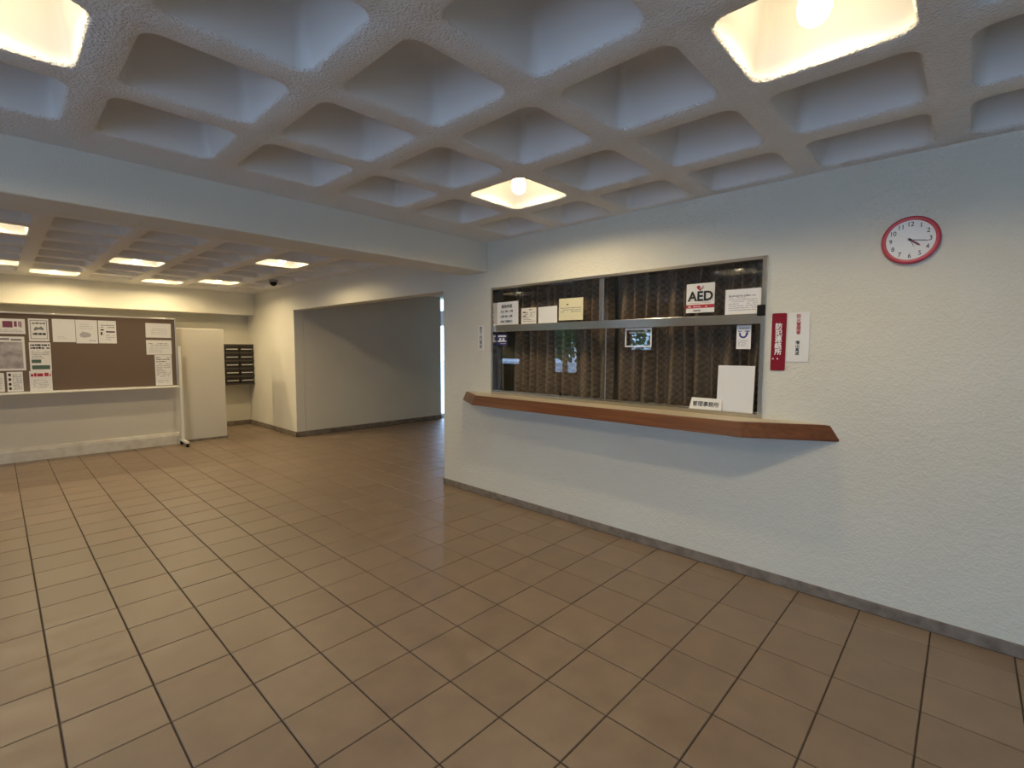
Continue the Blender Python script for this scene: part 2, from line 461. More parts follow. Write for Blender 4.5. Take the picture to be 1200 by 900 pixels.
# coffered ceilings
def rrect(cx, cy, hx, hy, r, z, n=5):
    pts = []
    for (sx, sy, a0) in ((1, 1, 0), (-1, 1, 90), (-1, -1, 180), (1, -1, 270)):
        for k in range(n+1):
            a = math.radians(a0+90*k/n)
            pts.append((cx+sx*(hx-r)+r*math.cos(a), cy+sy*(hy-r)+r*math.sin(a), z))
    return pts
def coffer(mb, x0, x1, y0, y1, bx0, bx1, by0, by1, depth=0.27):
    """opening x0..x1, y0..y1 inside the cell bx0..bx1, by0..by1; normals face down into the room"""
    cx, cy, hx, hy = (x0+x1)/2, (y0+y1)/2, (x1-x0)/2, (y1-y0)/2
    lip = 0.012
    rs = [rrect(cx, cy, hx+lip, hy+lip, 0.070, ZC), rrect(cx, cy, hx+lip*0.3, hy+lip*0.3, 0.064, ZC+lip*0.3),
          rrect(cx, cy, hx, hy, 0.060, ZC+lip), rrect(cx, cy, hx-0.010, hy-0.010, 0.040, ZC+depth*0.30),
          rrect(cx, cy, hx-0.028, hy-0.028, 0.032, ZC+depth*0.80), rrect(cx, cy, hx-0.038, hy-0.038, 0.030, ZC+depth*0.94),
          rrect(cx, cy, hx-0.062, hy-0.062, 0.028, ZC+depth)]
    outer = []
    for (x, y, z) in rs[0]:
        dx, dy = (x-cx)/(hx+lip), (y-cy)/(hy+lip)
        m = max(abs(dx), abs(dy)); dx /= m; dy /= m
        ox = (bx1 if dx > 0 else bx0) if abs(dx) > 0.999 else (cx+dx*(bx1-cx) if dx > 0 else cx+dx*(cx-bx0))
        oy = (by1 if dy > 0 else by0) if abs(dy) > 0.999 else (cy+dy*(by1-cy) if dy > 0 else cy+dy*(cy-by0))
        outer.append((ox, oy, ZC))
    # corners of the cell: snap the middle point of every rounded corner
    n = 6
    for q, (ux, uy) in enumerate(((bx1, by1), (bx0, by1), (bx0, by0), (bx1, by0))):
        outer[q*n+2] = (ux, uy, ZC); outer[q*n+3] = (ux, uy, ZC)
    mb.rings([outer]+rs, close0=False, close1=True)
OPEN = 0.485; PIT = 0.62; H = (PIT-OPEN)/2
def ceiling(name, xs, ys, X0, X1, Y0, Y1):
    mb = MB()
    for i, (xa, xb) in enumerate(xs):
        for j, (ya, yb) in enumerate(ys):
            bx0 = X0 if i == 0 else xa-H; bx1 = X1 if i == len(xs)-1 else xb+H
            by0 = Y0 if j == 0 else ya-H; by1 = Y1 if j == len(ys)-1 else yb+H
            coffer(mb, xa, xb, ya, yb, bx0, bx1, by0, by1)
    o = mb.build(name, 'ceiling', smooth=True)
    o.data.materials.append(M['coffer'])
    for p in o.data.polygons:
        if p.center.z > ZC+0.013: p.material_index = 1
    return struct(o)
cols = [(0.385+PIT*k, 0.385+PIT*k+OPEN) for k in range(-5, 4)] + [(2.865, 3.295)]
rows = [(0.175+PIT*k, 0.175+PIT*k+OPEN) for k in range(-4, 5)]
ceiling('ceiling', cols, rows, LX, WX, -3.0, YB0)
ceiling('ceiling', cols, [(4.14+PIT*k, 4.14+PIT*k+OPEN) for k in range(0, 9)], LX, XR, YB1, YF)
struct(box('trim_1', 'beam', (LX, YB0, ZB, WX, YB1, TOP), bevel=0.012))            # cross beam
struct(box('trim_2', 'wall_plain', (LX, YF, 2.13, XR, 10.42, TOP), bevel=0.01))    # rear fascia beam
struct(box('ceiling', 'corridor', (3.60, 4.19, 2.60, 6.95, 8.9, 2.70)))

# walls
y0, y1, z0, z1 = WIN
wr = MB()
wr.box(WX, -3.0, -0.01, WX+0.16, y0, TOP).box(WX, y1, -0.01, WX+0.16, 4.19, TOP).box(WX, y0, -0.01, WX+0.16, y1, z0).box(WX, y0, z1, WX+0.16, y1, TOP)
struct(wr.build('wall_right', 'wall'))
struct(box('wall_lintel', 'wall_plain', (WX+0.05, 4.19, ZL, WX+0.23, YE, TOP), bevel=0.01))
struct(box('wall_corridor_near', 'corridor', (WX+0.16, 4.07, -0.01, 6.95, 4.19, TOP)))
struct(box('wall_corridor_far', 'corridor', (XR+0.16, YE, -0.01, 6.56, YE+0.16, TOP)))
struct(box('wall_rear_right', 'wall_plain', (XR, YE, -0.01, XR+0.16, 10.45, TOP), bevel=0.008))
struct(box('wall_back', 'wall_plain', (LX, 10.42, -0.01, XR, 10.55, TOP)))
struct(box('wall_front', 'wall', (LX-0.15, -3.15, -0.01, WX+0.16, -3.0, TOP)))
wl = MB()
zo = 2.42
wl.box(LX-0.15, -3.0, zo, LX, 10.55, TOP).box(LX-0.15, -3.0, -0.01, LX, -2.4, zo).box(LX-0.15, 1.7, -0.01, LX, 5.35, zo)
wl.box(LX-0.15, 6.01, -0.01, LX, 7.45, zo).box(LX-0.15, 8.3, -0.01, LX, 9.5, zo).box(LX-0.15, 10.35, -0.01, LX, 10.55, zo)
wl.box(LX-0.15, 5.35, -0.01, LX, 6.01, 1.45).box(LX-0.15, 7.45, -0.01, LX, 8.3, 0.83)
wl.box(LX-0.15, 9.5, -0.01, LX, 10.35, 1.03).box(LX-0.15, 9.5, 1.28, LX, 10.35, zo)
wl.box(LX-0.15, 5.35, 2.1, LX, 6.01, zo).box(LX-0.15, 7.45, 2.1, LX, 8.3, zo)
struct(wl.build('wall_left', 'wall'))
# office behind the reception window
of = MB()
of.box(5.3, 0.2, 0.0, 5.4, 4.07, 2.6).box(3.53, 0.1, 0.0, 5.4, 0.2, 2.6).box(3.53, 0.2, 2.5, 5.3, 4.07, 2.6).box(3.53, 0.2, -0.02, 5.3, 4.07, 0.0)
struct(of.build('wall_office', 'dark'))

# low partition with its curb
struct(box('wall_partition', 'partition', (-1.6, 9.03, 0.0, 2.615, 9.30, 1.815), bevel=0.006))
cb = MB()
rs = []
for x in (-1.6, 1.93):
    rs.append([(x, 9.031, 0.0), (x, 8.985, 0.0), (x, 8.985, 0.135), (x, 8.997, 0.172), (x, 9.031, 0.182)])
cb.rings(rs); struct(cb.build('baseboard_partition', 'curb'))
struct(box('baseboard_partition_end', 'base', (1.93, 9.018, 0.0, 2.617, 9.031, 0.035)))

def baseboard(name, pts, h=0.066, m='base'):
    mb = MB()
    for (xa, ya, xb, yb) in pts: mb.box(min(xa, xb), min(ya, yb), 0.0, max(xa, xb), max(ya, yb), h)
    return struct(mb.build(name, m, bevel=0.003))
bb = baseboard('baseboard_right', [(WX-0.012, -2.98, WX+0.004, 4.20)])
bb['kind'] = 'structure'
baseboard('baseboard_corridor', [(XR-0.012, YE-0.012, 6.56, YE+0.004)], 0.085, 'base_rear')
baseboard('baseboard_rear_right', [(XR-0.012, YE-0.012, XR+0.004, 10.42)], 0.085, 'base_rear')
baseboard('baseboard_back', [(LX, 10.408, XR-0.012, 10.424)], 0.085, 'base_rear')

# glazed entrance wall out of frame and the corridor's glazed end
def glazing(name, x, ys, zt, zbars, face_t=0.06, zb=0.0):
    root = bpy.data.objects.new(name, None); C.objects.link(root); struct(root)
    mb = MB()
    for y in ys: mb.box(x-face_t/2, y-0.025, zb, x+face_t/2, y+0.025, zt)
    for z in zbars: mb.box(x-face_t/2+0.003, ys[0], z-0.03, x+face_t/2-0.003, ys[-1], z+0.03)
    mb.build('frame', 'door_frame', root)
    zz = sorted(zbars)
    for i in range(len(ys)-1):
        for k in range(len(zz)-1):
            MB().box(x-0.004, ys[i]+0.025, zz[k]+0.03, x+0.004, ys[i+1]-0.025, zz[k+1]-0.03).build('pane', 'glass', root)
    return root
glazing('window_2', LX-0.075, [-2.37, -1.37, -0.36, 0.66, 1.67], 2.42, [0.03, 2.02, 2.39])
glazing('window_3', LX-0.075, [5.375, 5.985], 2.1, [1.48, 2.07], zb=1.45)
glazing('window_4', LX-0.075, [7.475, 8.275], 2.1, [0.86, 2.07], zb=0.83)
glazing('window_5', LX-0.075, [9.525, 10.325], 1.28, [1.05, 1.26], zb=1.03)
struct(box('wall_corridor_end', 'corridor', (6.86, 4.19, -0.01, 6.98, 8.30, TOP)))
cg = bpy.data.objects.new('door_1', None); C.objects.link(cg); struct(cg)
mb = MB()
for y in (8.33, 8.83): mb.box(6.87, y-0.02, 0.0, 6.93, y+0.02, 2.6)
mb.box(6.875, 8.31, 2.02, 6.925, 8.85, 2.36).box(6.875, 8.31, 0.0, 6.925, 8.85, 0.05)
mb.build('frame', mat('grey_door_frame', (0.35, 0.35, 0.37), 0.5), cg)
MB().box(6.896, 8.35, 0.05, 6.904, 8.81, 2.02).build('pane', 'glass', cg)
MB().box(6.896, 8.35, 2.36, 6.904, 8.81, 2.6).build('pane', 'glass', cg)
struct(box('wall_corridor_return', 'corridor', (6.56, 8.85, -0.01, 6.95, 8.98, TOP)))
struct(box('wall_corridor_bend', 'corridor', (6.40, YE+0.16, -0.01, 6.56, 8.98, TOP)))

# outdoors, seen only as reflections in the glass
gp = MB().quad((-40, -40, -0.08), (60, -40, -0.08), (60, 50, -0.08), (-40, 50, -0.08)).build('ground', 'paving')
struct(gp)
def tree(x, y, h, r, seed, label):
    rn = random.Random(seed)
    t = empty('tree', (x, y, -0.08), label, 'tree', 'trees outside the glazed entrance')
    tr = MB()
    tr.lathe([(0.14, 0), (0.10, h*0.3), (0.07, h*0.6), (0.02, h*0.85)], seg=10)
    for k in range(5):
        a = rn.uniform(0, 6.28); z = h*rn.uniform(0.35, 0.6)
        tr.tube((0, 0, z), (math.cos(a)*r*0.6, math.sin(a)*r*0.6, z+h*0.2), 0.03, 6)
    tr.build('trunk', 'bark', t, smooth=True)
    lf = MB()
    for k in range(1500):
        d = Vector((rn.gauss(0, 1), rn.gauss(0, 1), rn.gauss(0, 1))).normalized()*rn.random()**0.45
        p = Vector((d.x*r, d.y*r, h*0.62+d.z*h*0.36))
        u = Vector((rn.gauss(0, 1), rn.gauss(0, 1), rn.gauss(0, 1))).normalized()
        w = u.orthogonal().normalized(); s = rn.uniform(0.06, 0.13)
        lf.quad(p-u*s*1.6, p+w*s*0.7, p+u*s*1.6, p-w*s*0.7)
    fo = lf.build('foliage', 'leaf', t); fo['kind'] = 'stuff'
tree(-8.2, 11.3, 4.2, 1.5, 1, 'leafy tree outdoors mirrored in the reception glass below the transom')
for k in range(7):  # unseen row of trees, added to keep low sky light off the walls
    tree(-12.5, -11.5+4.5*k, 5.2+0.6*math.sin(k*1.7), 1.85, 10+k, 'leafy tree in the unseen row added to block low sky outside the glazed entrance')

# ------------------------------------------------------------------ reception window
win = bpy.data.objects.new('window_1', None); C.objects.link(win); struct(win)
win.location = (WX, (y0+y1)/2, z0)
win['label'] = 'stainless framed reception window with sliding panes above the wooden counter'
def wpart(name, m, b, bevel=0.002):
    ox, oy, oz = win.location
    return MB().box(b[0]-ox, b[1]-oy, b[2]-oz, b[3]-ox, b[4]-oy, b[5]-oz).build(name, m, win, bevel=bevel)
FX0, FX1 = WX-0.012, WX+0.13
wpart('jamb', 'steel', (FX0, y0, z0, FX1, y0+0.030, z1))
wpart('jamb', 'steel', (FX0, y1-0.022, z0, FX1, y1, z1))
wpart('head_rail', 'steel', (FX0, y0+0.030, z1-0.022, FX1, y1-0.022, z1))
wpart('sill_rail', 'steel', (FX0, y0+0.030, z0, FX1, y1-0.022, z0+0.028))
wpart('transom', 'steel', (WX+0.012, y0+0.030, 1.672, WX+0.085, y1-0.022, 1.738))
ym = 2.19
wpart('mullion', 'steel', (WX+0.022, ym-0.022, 1.738, WX+0.075, ym+0.022, z1-0.022))
GX = WX+0.055
wpart('pane', 'glass', (GX, ym+0.022, 1.738, GX+0.005, y1-0.022, z1-0.022), 0)
wpart('pane', 'glass', (GX, y0+0.030, 1.738, GX+0.005, ym-0.022, z1-0.022), 0)
wpart('pane', 'glass', (GX-0.006, ym-0.03, z0+0.028, GX-0.001, y1-0.022, 1.672), 0)
wpart('pane', 'glass', (GX+0.008, y0+0.030, z0+0.028, GX+0.013, ym+0.03, 1.672), 0)
wpart('pane_edge', 'alu', (GX-0.007, ym-0.034, z0+0.028, GX, ym-0.029, 1.672), 0)
wpart('sliding_track', 'steel', (GX-0.012, y0+0.03, z0+0.028, GX-0.009, y1-0.022, z0+0.036), 0)
wpart('latch', 'black', (FX0-0.012, y0+0.002, 1.722, WX+0.02, y0+0.050, 1.790), 0.003)
wpart('finger_pull', 'black', (GX-0.016, 2.60, z0+0.035, GX-0.007, 2.625, z0+0.060), 0.002)

# curtains
def curtain(name, ya, yb, seed, label):
    rn = random.Random(seed)
    n = 190; rowsz = [0, 0.04, 0.12, 0.3, 0.5, 0.7, 0.85, 0.93, 0.965, 1.0]
    zb, zt = 1.075, 2.13
    ph = 0; xs = []; phs = []
    for i in range(n+1):
        ph += rn.uniform(0.6, 1.4)*2*math.pi/ (n/11.0); phs.append(ph)
    amps = [rn.uniform(0.75, 1.2) for _ in range(40)]
    mb = MB(); uvs = []
    for r in rowsz:
        for i in range(n+1):
            y = ya+(yb-ya)*i/n
            a = amps[int(phs[i]/(2*math.pi)) % 40]
            amp = 0.060*a*(1.0-0.35*max(0, (r-0.8)/0.2))
            x = amp*math.sin(phs[i]+0.5*math.sin(phs[i])+0.35*math.sin(r*3+i*0.05)) + 0.008*math.sin(phs[i]*2.3+r*2)
            if r > 0.9: x += 0.006*math.sin(phs[i]*3)
            mb.v.append((3.615+x, y+0.012*math.sin(phs[i]*0.5+r*2.2), zb+(zt-zb)*r))
            uvs.append((i/n*abs(yb-ya)*1.7, (zt-zb)*r))
    k = n+1
    for r in range(len(rowsz)-1):
        for i in range(n):
            mb.f.append((r*k+i, r*k+i+1, (r+1)*k+i+1, (r+1)*k+i))
    o = mb.build(name, 'curtain', smooth=True)
    uvl = o.data.uv_layers.new(name='UVMap')
    for lp in o.data.loops: uvl.data[lp.index].uv = uvs[lp.vertex_index]
    tag(o, label, 'curtain', 'curtains behind the reception window')
    return o
curtain('curtain', 3.37, 2.245, 3, 'brown woven pleated curtain behind the glass with the four small notices')
curtain('curtain', 2.175, 1.035, 8, 'brown woven pleated curtain behind the glass with the AED sign')
rl = MB().tube((3.615, 0.98, 2.16), (3.615, 3.45, 2.16), 0.012).build('curtain_rail', 'alu')
tag(rl, 'metal rail carrying the brown curtains behind the reception window', 'curtain rail')

# ------------------------------------------------------------------ wooden counter shelf
sh = empty('counter_shelf', (WX, 2.2, 0.965), 'reddish wooden counter shelf with angled ends below the reception window', 'shelf')
def outline(d, z, e):
    return [(0.0, 0.520-2.2+e, z), (-0.255+d, 0.985-2.2+e*0.6, z), (-0.255+d, 3.455-2.2-e*0.6, z), (0.0, 3.870-2.2-e, z)]
mb = MB(); mb.rings([outline(0.0, 0.0, 0.0), outline(0.004, 0.012, 0.0), outline(0.022, 0.093, 0.05)])
mb.build('wooden_body', 'wood', sh, bevel=0.004)
mb = MB(); mb.rings([outline(0.034, 0.0925, 0.075), outline(0.034, 0.0955, 0.075)])
mb.build('countertop', 'counter_top', sh)

# ------------------------------------------------------------------ notices on and around the window
def rect_x(tl, br, x):
    a = at_x(*tl, x); b = at_x(*br, x)
    w = abs(a.y-b.y); h = abs(a.z-b.z)
    return Vector((x, (a.y+b.y)/2, min(a.z, b.z))), w, h
UP = GX-0.0012      # outer face of the upper glass
o_, w, h = rect_x((580, 355), (607.5, 382.5), UP)
o, f = sheet('notice', 'paper', FACE_X, o_, w, h, 0.0008, 'white opening-hours notice with bold black characters at the left jamb', 'notice', 'notices on the reception glass', roll=0.01)
f.text('lettering', 'ink', '業務時間', 0.52, 0.82, 0.036, 0.0006)
f.text('lettering', 'ink', '月火 9時~17時', 0.52, 0.62, 0.026, 0.0005)
f.text('lettering', 'ink', '土曜 9時~12時', 0.50, 0.42, 0.026, 0.0005)
f.text('lettering', 'ink', '休館 日曜祝日', 0.50, 0.22, 0.026, 0.0005)
finish(o, f)
o_, w, h = rect_x((611, 361.5), (628.5, 379), UP)
o, f = sheet('notice', 'paper_cream', FACE_X, o_, w, h, 0.0008, 'small cream notice of fine text beside the opening-hours notice', 'notice', 'notices on the reception glass')
f.scribble('lettering', 'ink', 0.35, 0.85, 0.75, 0.95, 1, 2, 0.6, 4)
f.scribble('lettering', 'ink_grey', 0.10, 0.12, 0.92, 0.78, 6, 3, 0.4, 10)
f.rects('lettering', 'ink', [(0.12, 0.70, 0.30, 0.77), (0.12, 0.46, 0.30, 0.53)])
finish(o, f)
o_, w, h = rect_x((631, 360), (653, 378), UP)
o, f = sheet('notice', 'sleeve', FACE_X, o_, w, h, 0.0012, 'blank white sheet standing on the transom beside the yellow notice', 'notice', 'notices on the reception glass', roll=0.01)
finish(o, f)
o_, w, h = rect_x((655, 350.5), (683, 374.5), UP)
o, f = sheet('notice', 'paper_yellow', FACE_X, o_, w, h, 0.0008, 'yellowed paper notice on the upper glass next to the mullion', 'notice', 'notices on the reception glass', roll=-0.01)
f.scribble('lettering', 'ink', 0.32, 0.68, 0.64, 0.76, 1, 5, 0.7, 4)
f.scribble('lettering', 'ink_grey', 0.08, 0.36, 0.92, 0.62, 3, 6, 0.4, 9)
finish(o, f)
# AED sign
o_, w, h = rect_x((805, 333.5), (837, 365.5), UP)
o, f = sheet('aed_sign', 'white_plastic', FACE_X, o_, w, h, 0.002, 'square white AED sign with red heart on the upper glass', 'sign')
hp = []
for k in range(28):
    t = 2*math.pi*k/28
    hp.append((0.5+0.0085*16*math.sin(t)**3, 0.845+0.0078*(13*math.cos(t)-5*math.cos(2*t)-2*math.cos(3*t)-math.cos(4*t))))
f.poly('heart_emblem', 'ink_pale', hp)
f.poly('heart_emblem', 'ink_red', [((u-0.5)*0.90+0.49, (v-0.845)*0.90+0.845) for u, v in hp if u < 0.53] + [(0.53, 0.80), (0.60, 0.86), (0.54, 0.875)], 0.0003)
f.poly('heart_emblem', 'white_ink', [(0.56, 0.93), (0.47, 0.87), (0.52, 0.87), (0.45, 0.79), (0.58, 0.885), (0.53, 0.885), (0.62, 0.93)], 0.0006)
f.text('lettering', 'ink', 'AED', 0.5, 0.565, 0.092, 0.0028)
f.rects('red_band', 'ink_red', [(0.0, 0.155, 1.0, 0.275)])
f.t += 0.0004
f.scribble('lettering', 'white_ink', 0.08, 0.185, 0.92, 0.245, 1, 72, 0.5, 14)
f.scribble('lettering', 'ink', 0.27, 0.04, 0.68, 0.11, 1, 73, 0.7, 6)
f.rects('border_line', 'ink_red', [(0.12, 0.325, 0.88, 0.333)])
finish(o, f)
o_, w, h = rect_x((851.5, 340), (893, 367), UP)
o_.y += 0.006
o, f = sheet('notice', 'paper', FACE_X, o_, w, h, 0.0008, 'white sheet of grey printed text between AED sign and right jamb', 'notice', 'notices on the reception glass')
f.scribble('lettering', 'ink_pale', 0.10, 0.14, 0.90, 0.82, 8, 12, 0.42, 12)
f.scribble('lettering', 'ink_grey', 0.10, 0.70, 0.85, 0.76, 1, 13, 0.6, 7)
finish(o, f)
# lower glass
LO = GX-0.0072
o_, w, h = rect_x((582, 391), (594.5, 405), LO)
o, f = sheet('sticker', 'navy', FACE_X, o_, w, h, 0.0006, 'small navy sticker with white emblem in the upper corner of the sliding pane', 'sticker')
f.rects('emblem', 'white_ink', [(0.15, 0.70, 0.90, 0.86), (0.10, 0.30, 0.92, 0.42), (0.25, 0.42, 0.45, 0.62), (0.55, 0.42, 0.75, 0.62), (0.35, 0.14, 0.90, 0.18)])
finish(o, f)
o_, w, h = rect_x((733, 385), (763.5, 406.5), GX+0.0068)
o, f = sheet('sticker', 'glass', FACE_X, o_, w, h, 0.0006, 'clear sticker with a light border on the pane just below the transom', 'sticker')
f.rects('border', 'paper', [(0, 0, 0.045, 1), (0.955, 0, 1, 1), (0.045, 0, 0.955, 0.06), (0.045, 0.90, 0.955, 1.0)])
f.scribble('lettering', 'ink_pale', 0.15, 0.70, 0.9, 0.84, 1, 21, 0.7, 6)
finish(o, f)
o_, w, h = rect_x((863.5, 381.5), (879.5, 409), GX+0.0068)
o, f = sheet('sticker', 'paper', FACE_X, o_, w, h, 0.0006, 'narrow white sticker with navy ring emblem on the lower pane', 'sticker')
arc = []
for (rr, rng) in ((0.30, range(0, 13)), (0.17, range(12, -1, -1))):
    for k in rng:
        a = math.radians(155+230*k/12)
        arc.append((0.47+rr*math.cos(a), 0.63+rr*math.sin(a)*w/h))
f.poly('ring_emblem', 'ink_navy', arc)
f.rects('ring_emblem', 'ink_navy', [(0.12, 0.735, 0.34, 0.765), (0.58, 0.735, 0.90, 0.765), (0.72, 0.60, 0.80, 0.735)])
f.scribble('lettering', 'ink_grey', 0.14, 0.85, 0.86, 0.91, 1, 31, 0.7, 5)
f.scribble('lettering', 'ink_pale', 0.14, 0.10, 0.84, 0.40, 6, 32, 0.5, 8)
finish(o, f)
# sheet in a sleeve and desk nameplate standing on the sill rail
zr = z0+0.0283
a = at_x(841.5, 428, 3.395); b = at_x(882.5, 483, 3.395)
o, f = sheet('document_sleeve', 'sleeve', FACE_X, Vector((3.388, (a.y+b.y)/2, zr)), abs(a.y-b.y), 0.310, 0.002, 'large blank white sheet in a plastic sleeve leaning on the right pane', 'document', tilt=-0.055)
finish(o, f)
a = at_x(810, 470, 3.39)
npw, nph = 0.225, 0.078
npl = MB()
npl.rings([[(x*1.0, 0, 0), (x*0.93, nph, -0.028), (x*0.93, nph, -0.031), (x, 0, -0.058)] for x in (-npw/2, npw/2)])
npo = npl.build('desk_nameplate', 'white_plastic', bevel=0.001)
npo.matrix_world = Matrix.Translation((3.362, a.y-npw/2+0.004, zr)) @ FACE_X
tag(npo, 'white tent-shaped desk nameplate standing beside the blank sheet', 'nameplate')
tv, tf = text_geo('管理事務所', 0.037, 0.0005)
mb = MB(); sl = -0.028/nph
mb.v = [(p[0], p[1]+nph*0.48, (p[1]+nph*0.48)*sl+0.0010+p[2]) for p in tv]; mb.f = tf
mb.build('lettering', 'ink', npo)

# plates on the wall
def plate(tl, br, m, label, corner=0.004, t=0.006, roll=0.0):
    o_, w, h = rect_x(tl, br, WX)
    return sheet('wall_plate', m, FACE_X, o_, w, h, t, label, 'sign', roll=roll, corner=corner)
o, f = plate((905.5, 367.5), (919.5, 434.5), 'crimson', 'crimson vertical plate with white characters beside the reception window', 0.008)
f.column('lettering', 'white_ink', '防犯連絡所', 0.5, 0.83, 0.275, 0.041, 0.0012)
f.scribble('lettering', 'white_ink', 0.12, 0.19, 0.88, 0.235, 1, 71, 0.75, 6)
finish(o, f)
o, f = plate((924.5, 366.5), (947, 424), 'white_plastic', 'white plate with red and black characters hung beside the crimson plate', 0.003)
f.column('lettering', 'ink_red', '防火管理者', 0.5, 0.965, 0.555, 0.0255, 0.0007)
f.column('lettering', 'ink', '増山真成', 0.48, 0.43, 0.13, 0.0225, 0.0006)
finish(o, f)
o, f = plate((560.5, 381.5), (567.5, 410.5), 'white_plastic', 'narrow white vertical plate with dark characters left of the window', 0.002, 0.004)
f.column('lettering', 'ink_grey', '室下内覧所', 0.5, 0.97, 0.05, 0.042, 0.0012)
finish(o, f)
mb = MB()

# ------------------------------------------------------------------ wall clock
cy, cz, R_ = 0.250, 2.086, 0.124
ck = empty('wall_clock', (WX, cy, cz), 'round white wall clock with a raspberry red rim', 'clock')
MB().lathe([(R_*0.95, 0.0005), (R_*0.95, 0.028)], seg=48, axis='x').build('case', 'rim', ck)
MB().lathe([(R_*0.86, 0.0285), (R_*0.86, 0.0300)], seg=48, axis='x').build('dial', 'dial', ck)
mb = MB(); rs = []
for j in range(56):
    a = 2*math.pi*j/56
    prof = [(R_*0.83, 0.029), (R_*0.83, 0.032), (R_*0.87, 0.035), (R_*0.95, 0.033), (R_, 0.026), (R_, 0.010), (R_*0.96, 0.004)]
    rs.append([(-hh, -r*math.cos(a), r*math.sin(a)) for r, hh in prof])
k = len(rs[0])
for r in rs: mb.v += r
for j in range(56):
    for i in range(k-1):
        j2 = (j+1) % 56
        mb.f.append((j*k+i, j*k+i+1, j2*k+i+1, j2*k+i))
mb.build('rim', 'rim', ck, smooth=True)
for n in range(1, 13):
    a = math.radians(90-30*n)
    v, fcs = text_geo(str(n), 0.033, 0.0003)
    mb = MB(); r = R_*0.665
    mb.v = [(-0.0306-p[2], -(p[0]*0.9+r*math.cos(a)), p[1]+r*math.sin(a)) for p in v]; mb.f = fcs
    mb.build('numeral', 'ink', ck)
def hand(name, m, ang, ln, w, hx):
    a = math.radians(90-ang); d = Vector((math.cos(a), math.sin(a))); p = Vector((-d.y, d.x))
    pts = [d*-0.012+p*w*0.5, d*-0.012-p*w*0.5, d*ln*0.75-p*w*0.55, d*ln, d*ln*0.75+p*w*0.55]
    mb = MB(); mb.rings([[(-hx-t, -q.x, q.y) for q in pts] for t in (0, 0.001)])
    mb.build(name, m, ck)
hand('hour_hand', 'ink_maroon', 30*4.3, R_*0.45, 0.009, 0.032)
hand('minute_hand', 'ink_grey', 6*16.6, R_*0.68, 0.0045, 0.034)
hand('second_hand', 'ink', 6*26.0, R_*0.34, 0.002, 0.0355)
MB().lathe([(0.006, 0.030), (0.006, 0.037), (0.003, 0.038)], seg=16, axis='x').build('pivot', 'ink', ck)

# ------------------------------------------------------------------ bulbs in the coffers
def lamp(ix, y0_, label, group):
    x0_ = 0.385+PIT*ix
    cx_, cy_ = x0_+OPEN/2, y0_+OPEN/2
    t = empty('ceiling_lamp', (cx_, cy_, ZC+0.27), label, 'lamp', group)
    MB().lathe([(0.045, 0.0), (0.045, -0.012), (0.024, -0.020), (0.021, -0.105), (0.016, -0.112)], seg=20).build('socket', 'ceramic', t, smooth=True)
    prof = [(0.012, -0.108), (0.022, -0.112), (0.036, -0.122), (0.042, -0.138), (0.042, -0.150), (0.036, -0.158), (0.002, -0.160)]
    MB().lathe(prof, seg=24).build('bulb', 'bulb', t, smooth=True)
    prof = [(0.036, -0.1605), (0.044, -0.172), (0.050, -0.195), (0.050, -0.215), (0.042, -0.240), (0.026, -0.256), (0.002, -0.262)]
    MB().lathe(prof, seg=24).build('bulb_envelope', 'envelope', t, smooth=True)
    l = bpy.data.lights.new('bulb_light', 'SPOT')
    l.energy = LAMP_W; l.color = BULB_COL; l.shadow_soft_size = 0.035
    l.spot_size = math.radians(172); l.spot_blend = 0.62
    bx_, by_, bw_ = project((cx_, cy_, ZC+0.27-0.198))
    inside = bw_ > 0 and 0 <= bx_ <= 1200 and 0 <= by_ <= 900
    lo = bpy.data.objects.new('bulb_light' if inside else 'bulb_light_offscreen', l); C.objects.link(lo); lo.parent = t; lo.location = (0, 0, -0.198)
    return t
G1 = 'lit bulbs in the front coffered ceiling'; G2 = 'lit bulbs in the rear coffered ceiling'
lamp(3, 0.175+PIT*3, 'lit bulb in the ceiling coffer in front of the reception window', G1)
lamp(2, 0.175, 'lit bulb in the large ceiling coffer near the wall clock', G1)
lamp(-1, 0.175+PIT*3, 'lit bulb in the front ceiling coffer before the cross beam, far from the wall', G1)
def rrow(k): return 4.14+PIT*k
lamp(3, rrow(3), 'lit bulb in the rear ceiling coffer closest to the corridor opening', G2)
lamp(1, rrow(5), 'lit bulb in the middle rear ceiling coffer in front of the notice board', G2)
lamp(3, rrow(7), 'lit bulb in the rear ceiling coffer near the dome camera', G2)
lamp(2, rrow(8), 'lit bulb in the last coffer row above the partition end', G2)
lamp(0, rrow(8), 'lit bulb in the last coffer row above the notice board', G2)
lamp(-1, rrow(3), 'lit bulb in the rear ceiling coffer just beyond the cross beam', G2)
lamp(-1, rrow(7), 'lit bulb in the rear ceiling coffer over the left end of the notice board', G2)

# ------------------------------------------------------------------ dome camera
dc = empty('dome_camera', (2.965, 7.792, ZC+0.003), 'small dark dome security camera on the rear ceiling by the wall', 'camera')
MB().lathe([(0.066, 0.0), (0.066, -0.022), (0.062, -0.032), (0.050, -0.036)], seg=28).build('mount', mat('dome_mount_grey', (0.30, 0.28, 0.25), 0.5), dc, smooth=True)
prof = [(0.052, -0.030)] + [(0.052*math.cos(math.radians(a)), -0.045-0.050*math.sin(math.radians(a))) for a in (0, 20, 40, 60, 78)]
MB().lathe(prof, seg=28).build('dome', 'black', dc, smooth=True)

